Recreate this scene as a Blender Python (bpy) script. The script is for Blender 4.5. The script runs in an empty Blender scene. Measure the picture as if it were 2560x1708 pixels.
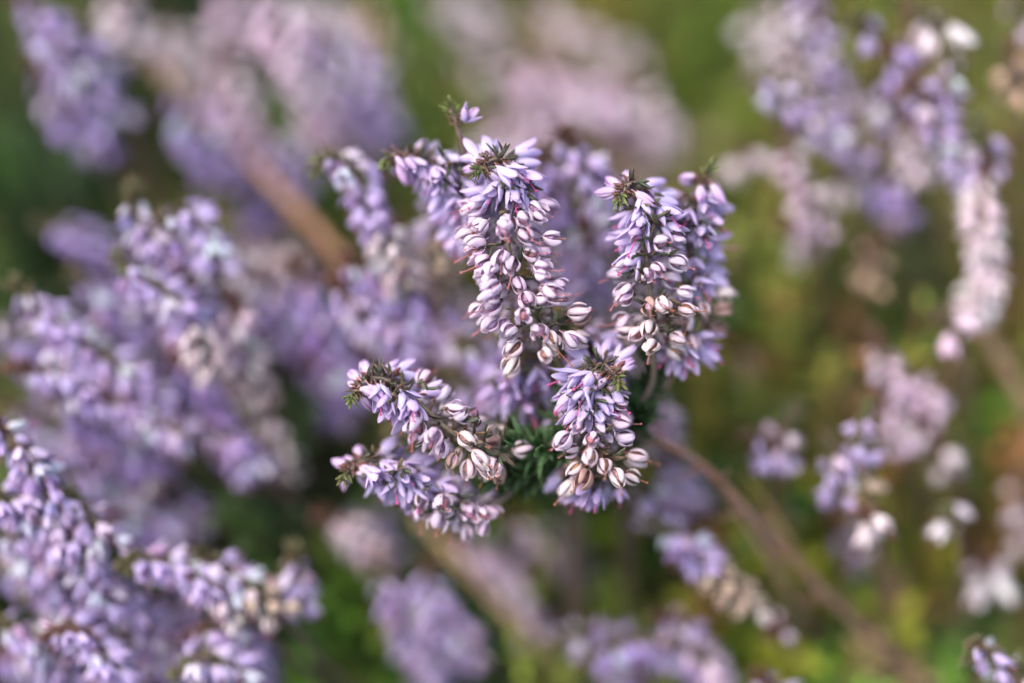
import bpy, math, random
from mathutils import Vector, Matrix, noise
random.seed(11)
R = random.Random(4)
S = bpy.context.scene
COL = S.collection

# ------------------------------------------------------------------ camera, light, exposure
# one Blender unit stands for one centimetre of the real heath
PITCH = math.radians(38.0)
H = 4.7                      # height of the sharp sprigs above the moss
FOC = 15.0                   # focus distance
WID = 9.3                    # width of the frame at the focus distance
fwd = Vector((0, math.cos(PITCH), -math.sin(PITCH)))
upv = Vector((0, math.sin(PITCH), math.cos(PITCH)))
rgt = Vector((1, 0, 0))
CAM = Vector((0, 0, H)) - fwd * FOC
cd = bpy.data.cameras.new("camera")
cam = bpy.data.objects.new("camera", cd)
COL.objects.link(cam)
cam.location = CAM
cam.rotation_euler = (math.pi / 2 - PITCH, 0, 0)
cd.sensor_width = 36.0
cd.lens = 36.0 * FOC / WID
cd.clip_start = 0.1
cd.clip_end = 3000
cd.dof.use_dof = True
cd.dof.focus_distance = FOC - 0.14
APER = 1.72                  # diameter of the entrance pupil in units
cd.dof.aperture_fstop = cd.lens * 1e-3 / APER
cd.dof.aperture_blades = 0
S.camera = cam

SUN_EL, SUN_AZ = 60.0, -112.0  # azimuth from +Y towards +X
w = bpy.data.worlds.new("World")
S.world = w
w.use_nodes = True
nt = w.node_tree
bg = nt.nodes["Background"]
sky = nt.nodes.new("ShaderNodeTexSky")
sky.sky_type = 'NISHITA'
sky.sun_disc = False
sky.sun_elevation = math.radians(SUN_EL)
sky.sun_rotation = math.radians(SUN_AZ)
sky.dust_density = 6.0
sky.air_density = 0.8
hs = nt.nodes.new("ShaderNodeHueSaturation")     # veiled, nearly white sky
hs.inputs["Saturation"].default_value = 1.0
nt.links.new(sky.outputs[0], hs.inputs["Color"])
nt.links.new(hs.outputs[0], bg.inputs[0])
bg.inputs[1].default_value = 0.15
sl = bpy.data.lights.new("sun", 'SUN')
sl.energy = 0.5
sl.angle = math.radians(80)
sl.color = (1.0, 0.97, 0.92)
so = bpy.data.objects.new("sun", sl)
COL.objects.link(so)
el, az = math.radians(SUN_EL), math.radians(SUN_AZ)
sd = Vector((math.sin(az) * math.cos(el), math.cos(az) * math.cos(el), math.sin(el)))
so.rotation_euler = (-sd).to_track_quat('-Z', 'Y').to_euler()
so.location = sd * 60

S.view_settings.view_transform = 'Standard'
S.view_settings.look = 'None'
S.view_settings.exposure = 1.55
S.view_settings.gamma = 1.0
S.render.engine = 'CYCLES'
S.cycles.use_denoising = True
S.cycles.max_bounces = 8
S.cycles.diffuse_bounces = 5
S.cycles.transmission_bounces = 6
S.cycles.use_adaptive_sampling = False


def at(px, py, d):
    """world point seen at photo pixel (2560 wide) and depth d"""
    k = WID / 2560.0 * d / FOC
    return CAM + fwd * d + rgt * ((px - 1280) * k) + upv * ((854 - py) * k)


# ------------------------------------------------------------------ materials
def new_mat(name):
    m = bpy.data.materials.new(name)
    m.use_nodes = True
    n = m.node_tree.nodes
    return m, m.node_tree, n, n["Principled BSDF"], n["Material Output"]


def link(t, a, b):
    t.links.new(a, b)


def mixrgb(t, fac, a, b, mode='MIX'):
    x = t.nodes.new("ShaderNodeMix")
    x.data_type = 'RGBA'
    x.blend_type = mode
    for sock, v in ((x.inputs[0], fac), (x.inputs[6], a), (x.inputs[7], b)):
        if isinstance(v, bpy.types.NodeSocket):
            link(t, v, sock)
        else:
            sock.default_value = v
    return x.outputs[2]


def math_node(t, op, a, b=0.0, clamp=False):
    x = t.nodes.new("ShaderNodeMath")
    x.operation = op
    x.use_clamp = clamp
    for sock, v in ((x.inputs[0], a), (x.inputs[1], b)):
        if isinstance(v, bpy.types.NodeSocket):
            link(t, v, sock)
        else:
            sock.default_value = v
    return x.outputs[0]


def maprange(t, v, a, b, c=0.0, d=1.0):
    x = t.nodes.new("ShaderNodeMapRange")
    link(t, v, x.inputs[0])
    x.inputs[1].default_value, x.inputs[2].default_value = a, b
    x.inputs[3].default_value, x.inputs[4].default_value = c, d
    return x.outputs[0]


def noise_tex(t, scale, vec=None, detail=3.0):
    x = t.nodes.new("ShaderNodeTexNoise")
    x.inputs["Scale"].default_value = scale
    x.inputs["Detail"].default_value = detail
    if vec is not None:
        link(t, vec, x.inputs["Vector"])
    return x.outputs["Fac"]


def translucent(t, p, out, col, fac):
    tr = t.nodes.new("ShaderNodeBsdfTranslucent")
    link(t, col, tr.inputs[0])
    ms = t.nodes.new("ShaderNodeMixShader")
    ms.inputs[0].default_value = fac
    link(t, p.outputs[0], ms.inputs[1])
    link(t, tr.outputs[0], ms.inputs[2])
    link(t, ms.outputs[0], out.inputs[0])


def petal_material():
    m, t, n, p, out = new_mat("petal")
    oi = n.new("ShaderNodeObjectInfo")
    uv = n.new("ShaderNodeUVMap")
    uv.uv_map = "UVMap"
    sx = n.new("ShaderNodeSeparateXYZ")
    link(t, uv.outputs[0], sx.inputs[0])
    tc = n.new("ShaderNodeTexCoord")
    # fine lengthwise veins
    cb = n.new("ShaderNodeCombineXYZ")
    link(t, math_node(t, 'MULTIPLY', sx.outputs[0], 9.0), cb.inputs[0])
    link(t, math_node(t, 'MULTIPLY', sx.outputs[1], 1.3), cb.inputs[1])
    link(t, math_node(t, 'MULTIPLY', oi.outputs["Random"], 57.0), cb.inputs[2])
    vein = noise_tex(t, 1.6, cb.outputs[0], 4.0)
    blot = noise_tex(t, 9.0, tc.outputs["Object"], 3.0)
    # pinker towards the tip (amount in the object's alpha)
    tipf = math_node(t, 'MULTIPLY', maprange(t, sx.outputs[1], 0.35, 1.0), oi.outputs["Alpha"], True)
    c = mixrgb(t, tipf, oi.outputs["Color"], (0.62, 0.36, 0.70, 1))
    c = mixrgb(t, math_node(t, 'MULTIPLY', maprange(t, vein, 0.45, 0.72), 0.40), c, (0.47, 0.26, 0.52, 1))
    # pale base of the petal
    c = mixrgb(t, math_node(t, 'MULTIPLY', maprange(t, sx.outputs[1], 0.28, 0.0), 0.45), c, (0.80, 0.76, 0.74, 1))
    c = mixrgb(t, math_node(t, 'MULTIPLY', maprange(t, blot, 0.56, 0.75), 0.30), c, (0.72, 0.64, 0.60, 1))
    # papery brown edge at the very tip of some
    dry = math_node(t, 'MULTIPLY', maprange(t, sx.outputs[1], 0.90, 1.0), maprange(t, oi.outputs["Random"], 0.6, 1.0))
    c = mixrgb(t, math_node(t, 'MULTIPLY', dry, 0.3), c, (0.36, 0.20, 0.22, 1))
    link(t, c, p.inputs["Base Color"])
    p.inputs["Roughness"].default_value = 0.75
    p.inputs["Specular IOR Level"].default_value = 0.10
    bp = n.new("ShaderNodeBump")
    bp.inputs["Strength"].default_value = 0.35
    bp.inputs["Distance"].default_value = 0.01
    link(t, vein, bp.inputs["Height"])
    link(t, bp.outputs[0], p.inputs["Normal"])
    translucent(t, p, out, c, 0.53)
    return m


def tinted_material(name, rough=0.6, dark=0.45, scale=25.0, trans=0.0, spec=0.25):
    """colour of the object, mottled"""
    m, t, n, p, out = new_mat(name)
    oi = n.new("ShaderNodeObjectInfo")
    tc = n.new("ShaderNodeTexCoord")
    f = noise_tex(t, scale, tc.outputs["Object"], 4.0)
    dk = mixrgb(t, 1.0, oi.outputs["Color"], (dark, dark, dark, 1), 'MULTIPLY')
    c = mixrgb(t, maprange(t, f, 0.35, 0.62), dk, oi.outputs["Color"])
    link(t, c, p.inputs["Base Color"])
    p.inputs["Roughness"].default_value = rough
    p.inputs["Specular IOR Level"].default_value = spec
    bp = n.new("ShaderNodeBump")
    bp.inputs["Strength"].default_value = 0.5
    bp.inputs["Distance"].default_value = 0.01
    link(t, f, bp.inputs["Height"])
    link(t, bp.outputs[0], p.inputs["Normal"])
    if trans:
        translucent(t, p, out, c, trans)
    return m


def leaf_material():
    m, t, n, p, out = new_mat("scale_leaf")
    oi = n.new("ShaderNodeObjectInfo")
    uv = n.new("ShaderNodeUVMap")
    uv.uv_map = "UVMap"
    sx = n.new("ShaderNodeSeparateXYZ")
    link(t, uv.outputs[0], sx.inputs[0])
    tc = n.new("ShaderNodeTexCoord")
    f = noise_tex(t, 30.0, tc.outputs["Object"], 3.0)
    edge = math_node(t, 'ABSOLUTE', math_node(t, 'SUBTRACT', sx.outputs[0], 0.5))
    dk = mixrgb(t, 1.0, oi.outputs["Color"], (0.5, 0.5, 0.5, 1), 'MULTIPLY')
    c = mixrgb(t, maprange(t, f, 0.35, 0.65), dk, oi.outputs["Color"])
    # reddish rim, amount in alpha
    rim = math_node(t, 'MULTIPLY', maprange(t, edge, 0.26, 0.46), oi.outputs["Alpha"], True)
    c = mixrgb(t, rim, c, (0.24, 0.075, 0.075, 1))
    link(t, c, p.inputs["Base Color"])
    p.inputs["Roughness"].default_value = 0.5
    p.inputs["Specular IOR Level"].default_value = 0.35
    translucent(t, p, out, c, 0.15)
    return m


def stem_material():
    m, t, n, p, out = new_mat("woody_stem")
    oi = n.new("ShaderNodeObjectInfo")
    tc = n.new("ShaderNodeTexCoord")
    f = noise_tex(t, 6.0, tc.outputs["Object"], 5.0)
    g = noise_tex(t, 40.0, tc.outputs["Object"], 2.0)
    c = mixrgb(t, math_node(t, 'MULTIPLY', maprange(t, f, 0.45, 0.65), .7), oi.outputs["Color"], (0.15, 0.12, 0.11, 1))
    c = mixrgb(t, math_node(t, 'MULTIPLY', maprange(t, g, 0.5, 0.7), 0.6), c, (0.05, 0.035, 0.025, 1))
    link(t, c, p.inputs["Base Color"])
    p.inputs["Roughness"].default_value = 0.75
    bp = n.new("ShaderNodeBump")
    bp.inputs["Strength"].default_value = 0.6
    bp.inputs["Distance"].default_value = 0.02
    link(t, g, bp.inputs["Height"])
    link(t, bp.outputs[0], p.inputs["Normal"])
    return m


def foliage_material():
    m, t, n, p, out = new_mat("moss_and_leaf_cover")
    at_ = n.new("ShaderNodeAttribute")
    at_.attribute_name = "tint"
    tc = n.new("ShaderNodeTexCoord")
    f = noise_tex(t, 8.0, tc.outputs["Object"], 2.0)
    dk = mixrgb(t, 1.0, at_.outputs["Color"], (0.6, 0.6, 0.6, 1), 'MULTIPLY')
    c = mixrgb(t, maprange(t, f, 0.4, 0.6), dk, at_.outputs["Color"])
    link(t, c, p.inputs["Base Color"])
    p.inputs["Roughness"].default_value = 0.55
    p.inputs["Specular IOR Level"].default_value = 0.3
    translucent(t, p, out, c, 0.3)
    return m


def ground_material():
    m, t, n, p, out = new_mat("mossy_soil")
    tc = n.new("ShaderNodeTexCoord")
    f = noise_tex(t, 0.25, tc.outputs["Object"], 4.0)
    g = noise_tex(t, 5.0, tc.outputs["Object"], 6.0)
    c = mixrgb(t, maprange(t, f, 0.42, 0.58), (0.05, 0.08, 0.016, 1), (0.12, 0.16, 0.025, 1))
    c = mixrgb(t, math_node(t, 'MULTIPLY', maprange(t, g, 0.5, 0.65), 0.7), c, (0.05, 0.03, 0.016, 1))
    link(t, c, p.inputs["Base Color"])
    p.inputs["Roughness"].default_value = 0.9
    bp = n.new("ShaderNodeBump")
    bp.inputs["Distance"].default_value = 0.2
    link(t, g, bp.inputs["Height"])
    link(t, bp.outputs[0], p.inputs["Normal"])
    return m


M_PETAL = petal_material()
M_CAPS = tinted_material("seed_capsule", 0.55, 0.35, 22.0)
M_STYLE = tinted_material("style", 0.5, 0.7, 40.0)
M_CUP = tinted_material("calyx_cup", 0.6, 0.6, 25.0, 0.2)
M_LEAF = leaf_material()
M_STEM = stem_material()
M_FOL = foliage_material()
M_GROUND = ground_material()


# ------------------------------------------------------------------ mesh building
class MB:
    def __init__(s):
        s.v, s.f, s.uv, s.mi, s.tint = [], [], [], [], []

    def add(s, verts, faces, uvs, mat=0, tint=None, M=None):
        o = len(s.v)
        if M is not None:
            verts = [M @ Vector(q) for q in verts]
        s.v += [tuple(q) for q in verts]
        s.uv += uvs
        for fc in faces:
            s.f.append(tuple(i + o for i in fc))
            s.mi.append(mat)
        if tint is not None:
            s.tint += [tint] * len(verts)

    def mesh(s, name, mats, smooth=True):
        me = bpy.data.meshes.new(name)
        me.from_pydata(s.v, [], s.f)
        for m in mats:
            me.materials.append(m)
        me.polygons.foreach_set("material_index", s.mi)
        me.polygons.foreach_set("use_smooth", [smooth] * len(s.f))
        ul = me.uv_layers.new(name="UVMap")
        vi = [0] * len(me.loops)
        me.loops.foreach_get("vertex_index", vi)
        flat = [0.0] * (2 * len(vi))
        for k, i in enumerate(vi):
            flat[2 * k], flat[2 * k + 1] = s.uv[i]
        ul.data.foreach_set("uv", flat)
        if s.tint:
            a = me.color_attributes.new("tint", 'FLOAT_COLOR', 'POINT')
            fl = []
            for c in s.tint:
                fl += [c[0], c[1], c[2], 1.0]
            a.data.foreach_set("color", fl)
        me.update()
        return me


def obj(name, me, parent=None, loc=None, rot=None, scale=None, color=None):
    o = bpy.data.objects.new(name, me)
    COL.objects.link(o)
    if parent is not None:
        o.parent = parent
    if loc is not None:
        o.location = loc
    if rot is not None:
        o.rotation_mode = 'QUATERNION'
        o.rotation_quaternion = rot
    if scale is not None:
        o.scale = scale if hasattr(scale, '__len__') else (scale,) * 3
    if color is not None:
        o.color = color
    return o


def blade(nu, nv, Rf, Zf, Wf, Cf, th=0.006, twist=0.0, jit=0.0, rng=R):
    """closed thin blade: Rf radius from the axis, Zf height, Wf half width, Cf cross-section radius along u"""
    top, bot, uvs = [], [], []
    tw = rng.uniform(-1, 1) * twist
    ph = rng.uniform(0, 6)
    for i in range(nu + 1):
        u = i / nu
        r, z, hw, c = Rf(u), Zf(u), max(Wf(u), 0.0008), Cf(u)
        for j in range(nv + 1):
            s = -1 + 2 * j / nv
            a = s * hw / c
            a = max(-1.9, min(1.9, a))
            x = r - c * (1 - math.cos(a)) + jit * math.sin(ph + 5 * u + 3 * s) * u
            y = c * math.sin(a) + tw * u * u + jit * math.sin(2 * ph + 4 * u)
            nx, ny = math.cos(a), math.sin(a)
            t = th * (0.35 + 0.65 * (1 - s * s))
            top.append((x + nx * t, y + ny * t, z))
            bot.append((x - nx * t, y - ny * t, z))
            uvs.append((j / nv, u))
    n = nv + 1
    N = len(top)
    F = []
    for i in range(nu):
        for j in range(nv):
            a = i * n + j
            F.append((a, a + 1, a + n + 1, a + n))
            F.append((N + a, N + a + n, N + a + n + 1, N + a + 1))
        a, b = i * n, i * n + nv
        F.append((a, a + n, N + a + n, N + a))
        F.append((b, N + b, N + b + n, b + n))
    for j in range(nv):
        F.append((j, N + j, N + j + 1, j + 1))
        k = nu * n + j
        F.append((k, k + 1, N + k + 1, N + k))
    return top + bot, F, uvs + uvs


def tube(path, radii, sides=6, cap=True):
    """tube along a polyline"""
    V, F, U = [], [], []
    T = []
    for i in range(len(path)):
        a = path[max(i - 1, 0)]
        b = path[min(i + 1, len(path) - 1)]
        T.append((b - a).normalized())
    nrm = T[0].orthogonal().normalized()
    for i, q in enumerate(path):
        nrm = (nrm - T[i] * nrm.dot(T[i])).normalized()
        bi = T[i].cross(nrm)
        for k in range(sides):
            an = 2 * math.pi * k / sides
            V.append(q + (nrm * math.cos(an) + bi * math.sin(an)) * radii[i])
            U.append((k / sides, i / (len(path) - 1)))
    for i in range(len(path) - 1):
        for k in range(sides):
            k2 = (k + 1) % sides
            F.append((i * sides + k, i * sides + k2, (i + 1) * sides + k2, (i + 1) * sides + k))
    if cap:
        F.append(tuple(range(sides))[::-1])
        o = (len(path) - 1) * sides
        F.append(tuple(range(o, o + sides)))
    return V, F, U


def lathe(prof, sides=8, rip=0.0, lobes=4):
    V, F, U = [], [], []
    n = len(prof)
    for i, (r, z) in enumerate(prof):
        for k in range(sides):
            a = 2 * math.pi * k / sides
            rr = r * (1 + rip * math.cos(lobes * a))
            V.append((rr * math.cos(a), rr * math.sin(a), z))
            U.append((k / sides, i / (n - 1)))
    for i in range(n - 1):
        for k in range(sides):
            k2 = (k + 1) % sides
            F.append((i * sides + k, i * sides + k2, (i + 1) * sides + k2, (i + 1) * sides + k))
    F.append(tuple(range(sides))[::-1])
    F.append(tuple(range((n - 1) * sides, n * sides)))
    return V, F, U


def sm(x):
    x = max(0.0, min(1.0, x))
    return x * x * (3 - 2 * x)


def petal_shape(kind, rng):
    """kind: bud, fresh, mid, old - arguments for blade(); flower axis is +Z"""
    k = rng.uniform(0.9, 1.1)
    if kind == 'bud':
        L = 0.36 * k
        return dict(Rf=lambda u: 0.018 + 0.066 * math.sin(math.pi * min(1, u * 0.93 + 0.03)) ** 0.85 * (1 - 0.25 * u),
                    Zf=lambda u: L * u,
                    Wf=lambda u: 0.062 * math.sin(math.pi * (0.08 + 0.92 * u) ** 0.85) ** 0.8 + 0.004,
                    Cf=lambda u: 0.058, th=0.006, jit=0.004)
    if kind == 'fresh':
        L = 0.355 * k
        fl = rng.uniform(-0.01, 0.075)
        return dict(Rf=lambda u: 0.022 + 0.088 * math.sin(0.5 * math.pi * min(1, u * 1.7)) + fl * u * u,
                    Zf=lambda u: L * u,
                    Wf=lambda u: 0.091 * math.sin(math.pi * (0.10 + 0.88 * u) ** 0.98) ** 0.72 + 0.003,
                    Cf=lambda u: 0.072 + 0.05 * u, th=0.006, twist=0.03, jit=0.010)
    if kind == 'mid':
        L = 0.33 * k
        wm = 0.078 * rng.uniform(.85, 1.2)
        return dict(Rf=lambda u: 0.028 + 0.118 * math.sin(math.pi * min(1, u ** 0.9 * 0.86)) ** 0.8,
                    Zf=lambda u: L * u,
                    Wf=lambda u: wm * math.sin(math.pi * (0.10 + 0.86 * u) ** 1.0) ** 0.65 + 0.004,
                    Cf=lambda u: 0.085 + 0.02 * u, th=0.005, twist=0.04, jit=0.020)
    L = 0.325 * k
    ww = 0.064 * rng.uniform(.88, 1.3)
    return dict(Rf=lambda u: 0.022 + 0.112 * math.sin(math.pi * min(1, u ** 0.92 * 0.96)) ** 0.8,
                Zf=lambda u: L * u,
                Wf=lambda u: ww * math.sin(math.pi * (0.08 + 0.90 * u)) ** 0.62 + 0.004,
                Cf=lambda u: 0.070 + 0.01 * u, th=0.006, twist=0.04, jit=0.018)


def style_path(L, bend, rng):
    P = []
    for i in range(6):
        u = i / 5
        P.append(Vector((bend * u * u, bend * 0.4 * u * u * u, 0.06 + L * u)))
    return P


def style_mesh(L, bend, rng, sides=5):
    m = MB()
    P = style_path(L, bend, rng)
    m.add(*tube(P, [0.0085, 0.008, 0.0075, 0.007, 0.007, 0.008], sides))
    # four-lobed stigma
    e, d = P[-1], (P[-1] - P[-2]).normalized()
    X = d.orthogonal().normalized()
    Y = d.cross(X)
    for k in range(4):
        a = k * math.pi / 2 + 0.3
        o = e + (X * math.cos(a) + Y * math.sin(a)) * 0.010
        m.add(*tube([o - d * 0.012, o, o + d * 0.010 + (X * math.cos(a) + Y * math.sin(a)) * 0.006], [0.006, 0.0125, 0.006], 5))
    return m


CUPPROF = [(0.012, -0.085), (0.010, -0.05), (0.014, -0.02), (0.034, 0.0), (0.044, 0.02), (0.03, 0.045)]


def corolla(m, kind, mat=0):
    """small inner corolla with four lobes, on the calyx cup"""
    m.add(*lathe(CUPPROF, 8), mat=mat)
    if kind in ('fresh', 'mid'):
        for k in range(4):
            V, F, U = blade(4, 2, lambda u: 0.02 + 0.05 * math.sin(math.pi * 0.5 * min(1, u * 1.8)), lambda u: 0.02 + 0.20 * u,
                            lambda u: 0.045 * math.sin(math.pi * (0.15 + 0.8 * u)) + 0.004, lambda u: 0.06, th=0.004)
            m.add(V, F, U, mat=mat, M=Matrix.Rotation(k * math.pi / 2 + math.pi / 4, 4, 'Z'))


CAPS = [(0.02, 0.03), (0.066, 0.07), (0.084, 0.13), (0.076, 0.19), (0.045, 0.235), (0.012, 0.26)]

LIB = {}
for kind in ('bud', 'fresh', 'mid', 'old'):
    ps = []
    for q in range(12):
        b = MB()
        b.add(*blade(7, 4, **petal_shape(kind, R)))
        ps.append(b.mesh("petal_" + kind, [M_PETAL]))
    LIB['petal', kind] = ps
    b = MB()
    corolla(b, kind)
    LIB['cup', kind] = b.mesh("flower_cup_" + kind, [M_CUP])
b = MB()
b.add(*lathe(CAPS, 12, 0.10, 4))
LIB['caps'] = b.mesh("seed_capsule", [M_CAPS])
LIB['style'] = [style_mesh(L, bd, R).mesh("style", [M_STYLE]) for L, bd in
                ((0.40, 0.03), (0.44, -0.05), (0.36, 0.07), (0.47, 0.09), (0.33, 0.0))]
LIB['style_short'] = [style_mesh(L, bd, R).mesh("style", [M_STYLE]) for L, bd in ((0.34, 0.02), (0.38, -0.03), (0.30, 0.05))]


def leaf_args(L, wd, curl, rng):
    return dict(Rf=lambda u: 0.004 + curl * u * u * L, Zf=lambda u: L * u,
                Wf=lambda u: wd * math.sin(math.pi * (0.14 + 0.84 * u) ** 0.9) ** 0.7 + 0.002,
                Cf=lambda u: wd * 1.05, th=0.008, twist=0.01, jit=0.004)


LIB['leaf'] = []
for q in range(6):
    b = MB()
    b.add(*blade(4, 2, rng=R, **leaf_args(R.uniform(0.15, 0.22), R.uniform(0.024, 0.032), R.uniform(-0.2, 0.35), R)))
    LIB['leaf'].append(b.mesh("scale_leaf", [M_LEAF]))
LIB['bract'] = []
for q in range(4):
    b = MB()
    b.add(*blade(4, 2, rng=R, **leaf_args(R.uniform(0.10, 0.15), R.uniform(0.026, 0.034), R.uniform(-0.1, 0.2), R)))
    LIB['bract'].append(b.mesh("bract", [M_LEAF]))


def whole_flower(kind, rng):
    """one blurred flower as a single mesh"""
    m = MB()
    for k in range(4):
        V, F, U = blade(5, 3, rng=rng, **petal_shape(kind, rng))
        M = Matrix.Rotation(k * math.pi / 2 + rng.uniform(-.12, .12), 4, 'Z') @ Matrix.Rotation(rng.uniform(-.06, .10), 4, 'Y')
        m.add(V, F, U, mat=0, M=M)
    m.add(*lathe(CUPPROF, 6), mat=1)
    if kind == 'old':
        m.add(*lathe(CAPS, 8), mat=2)
    s = style_mesh(rng.uniform(.34, .44), rng.uniform(-.06, .06), rng, 4)
    m.add(s.v, s.f, s.uv, mat=3)
    return m


def fixed_mat(name, col, rough=0.6):
    m, t, n, p, out = new_mat(name)
    tc = n.new("ShaderNodeTexCoord")
    f = noise_tex(t, 20.0, tc.outputs["Object"], 3.0)
    c = mixrgb(t, maprange(t, f, 0.35, 0.65), tuple(x * 0.6 for x in col) + (1,), tuple(col) + (1,))
    link(t, c, p.inputs["Base Color"])
    p.inputs["Roughness"].default_value = rough
    return m


M_CUPF = fixed_mat("calyx_green_brown", (0.13, 0.10, 0.06))
M_CAPF = fixed_mat("capsule_brown", (0.20, 0.075, 0.04))
M_STYF = fixed_mat("style_pink", (0.42, 0.12, 0.22))
for kind in ('bud', 'fresh', 'mid', 'old'):
    LIB['whole', kind] = [whole_flower(kind, R).mesh("flower_" + kind, [M_PETAL, M_CUPF, M_CAPF, M_STYF]) for q in range(6)]


# ------------------------------------------------------------------ sprigs
def catmull(P, n):
    P = [P[0] * 2 - P[1]] + list(P) + [P[-1] * 2 - P[-2]]
    out = []
    segs = len(P) - 3
    L = [(P[i + 2] - P[i + 1]).length for i in range(segs)]
    tot = sum(L)
    for i in range(segs):
        m = max(2, int(round(n * L[i] / tot)))
        for k in range(m):
            t = k / m
            a, b, c, d = P[i], P[i + 1], P[i + 2], P[i + 3]
            out.append(0.5 * ((2 * b) + (c - a) * t + (2 * a - 5 * b + 4 * c - d) * t * t + (3 * b - a - 3 * c + d) * t ** 3))
    out.append(P[-2])
    return out


class Path:
    def __init__(s, pts):
        s.p = pts
        s.l = [0.0]
        for i in range(1, len(pts)):
            s.l.append(s.l[-1] + (pts[i] - pts[i - 1]).length)
        s.L = s.l[-1]

    def at(s, d):
        d = max(0.0, min(s.L - 1e-5, d))
        i = 0
        while s.l[i + 1] < d:
            i += 1
        f = (d - s.l[i]) / max(1e-9, s.l[i + 1] - s.l[i])
        return s.p[i].lerp(s.p[i + 1], f), (s.p[i + 1] - s.p[i]).normalized()


def jitc(c, rng, a=0.06, alpha=None):
    k = 1 + rng.uniform(-a, a)
    return (min(0.93, c[0] * k * (1 + rng.uniform(-a, a) * 0.5)), min(0.93, c[1] * k * (1 + rng.uniform(-a, a) * 0.5)),
            min(0.93, c[2] * k), c[3] if alpha is None else alpha)


PAL = {   # petal colours, alpha = pink at the tip
    'fresh': (0.69, 0.63, 0.86, 0.24),
    'bud': (0.70, 0.57, 0.79, 0.55),
    'mid': (0.80, 0.735, 0.84, 0.10),
    'old': (0.85, 0.78, 0.77, 0.0),
    'violet': (0.53, 0.45, 0.78, 0.26),
    'lilac': (0.65, 0.575, 0.83, 0.22),
    'pink': (0.90, 0.76, 0.87, 0.05),
    'pale': (0.93, 0.84, 0.87, 0.0),
    'cream': (0.82, 0.72, 0.56, 0.0),
    'peach': (0.86, 0.68, 0.52, 0.0),
}
GROUP = 'flowering heather sprigs'


def basis(z, spin):
    q = z.to_track_quat('Z', 'Y')
    from mathutils import Quaternion
    return q @ Quaternion((0, 0, 1), spin)


def build_flower(root, kind, loc, d, size, rng, detail, col, spin=None, dark=True):
    q = basis(d, rng.uniform(0, 6.28) if spin is None else spin)
    if detail == 1:
        u = rng.random()
        if u < .28:
            col = tuple(x + (.90 - x) * rng.uniform(.3, .8) for x in col[:3]) + (.05,)
        elif u < .50 and dark:
            col = tuple(x * rng.uniform(.62, .85) for x in col[:3]) + (col[3],)
        return obj("flower", rng.choice(LIB['whole', kind]), root, loc, q,
                   (size * rng.uniform(.9, 1.08), size * rng.uniform(.9, 1.08), size), jitc(col, rng))
    cupc = (0.50, 0.38, 0.55, 1) if kind in ('fresh', 'mid') else (0.30, 0.16, 0.12, 1) if kind == 'old' else (0.34, 0.18, 0.20, 1)
    f = obj("flower", LIB['cup', kind], root, loc, q, size, jitc(cupc, rng))
    pc = jitc(col, rng)
    if kind == 'old' and rng.random() < .08:         # withered brown ones
        pc = (pc[0] * .62, pc[1] * .47, pc[2] * .40, 0)
    elif kind in ('mid', 'old'):
        k = rng.uniform(0, .5)
        pc = tuple(a + (b_ - a) * k for a, b_ in zip(pc[:3], (.78, .62, .74))) + (pc[3],)
    op = {'bud': (-.03, .01), 'fresh': (-.02, .24), 'mid': (-.06, .10), 'old': (-.05, .09)}[kind]
    o0 = rng.uniform(*op)
    from mathutils import Quaternion
    for k in range(4):
        a = k * math.pi / 2 + rng.uniform(-.14, .14)
        rq = Quaternion((0, 0, 1), a) @ Quaternion((0, 1, 0), o0 + rng.uniform(-.07, .09))
        obj("petal", rng.choice(LIB['petal', kind]), f, (0, 0, 0.0), rq,
            (1, rng.uniform(.82, 1.08), rng.uniform(.90, 1.07)), jitc(pc, rng, 0.05))
    if kind in ('mid', 'old'):
        cc = rng.choice([(0.42, 0.25, 0.40, 1), (0.34, 0.17, 0.27, 1), (0.36, 0.14, 0.16, 1)]) if kind == 'mid' else rng.choice([(0.30, 0.14, 0.08, 1), (0.22, 0.10, 0.08, 1), (0.34, 0.20, 0.20, 1), (0.36, 0.20, 0.12, 1), (0.40, 0.26, 0.33, 1)])
        obj("seed_capsule", LIB['caps'], f, (0, 0, 0), None, rng.uniform(.92, 1.05), jitc(cc, rng, .12))
    if kind != 'bud' and rng.random() < (0.8 if kind != 'fresh' else 0.75):
        sc = (0.62, 0.10, 0.33, 1) if kind == 'fresh' else (0.42, 0.15, 0.16, 1) if kind == 'mid' else (0.36, 0.15, 0.09, 1)
        obj("style", rng.choice(LIB['style_short' if kind == 'fresh' else 'style']), f, (0, 0, 0),
            Quaternion((0, 0, 1), rng.uniform(0, 6.28)), rng.uniform(.88, 1.1), jitc(sc, rng, .15))
    for k in range(2):
        a = rng.uniform(0, 6.28)
        rq = Quaternion((0, 0, 1), a) @ Quaternion((0, 1, 0), rng.uniform(.15, .55))
        bc = rng.choice([(0.10, 0.115, 0.055, .9), (0.085, 0.105, 0.06, .5), (0.16, 0.06, 0.05, .6)])
        obj("bract", rng.choice(LIB['bract']), f, (0.035 * math.cos(a), 0.035 * math.sin(a), -0.05), rq, rng.uniform(.8, 1.15), jitc(bc, rng, .2))
    return f


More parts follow.
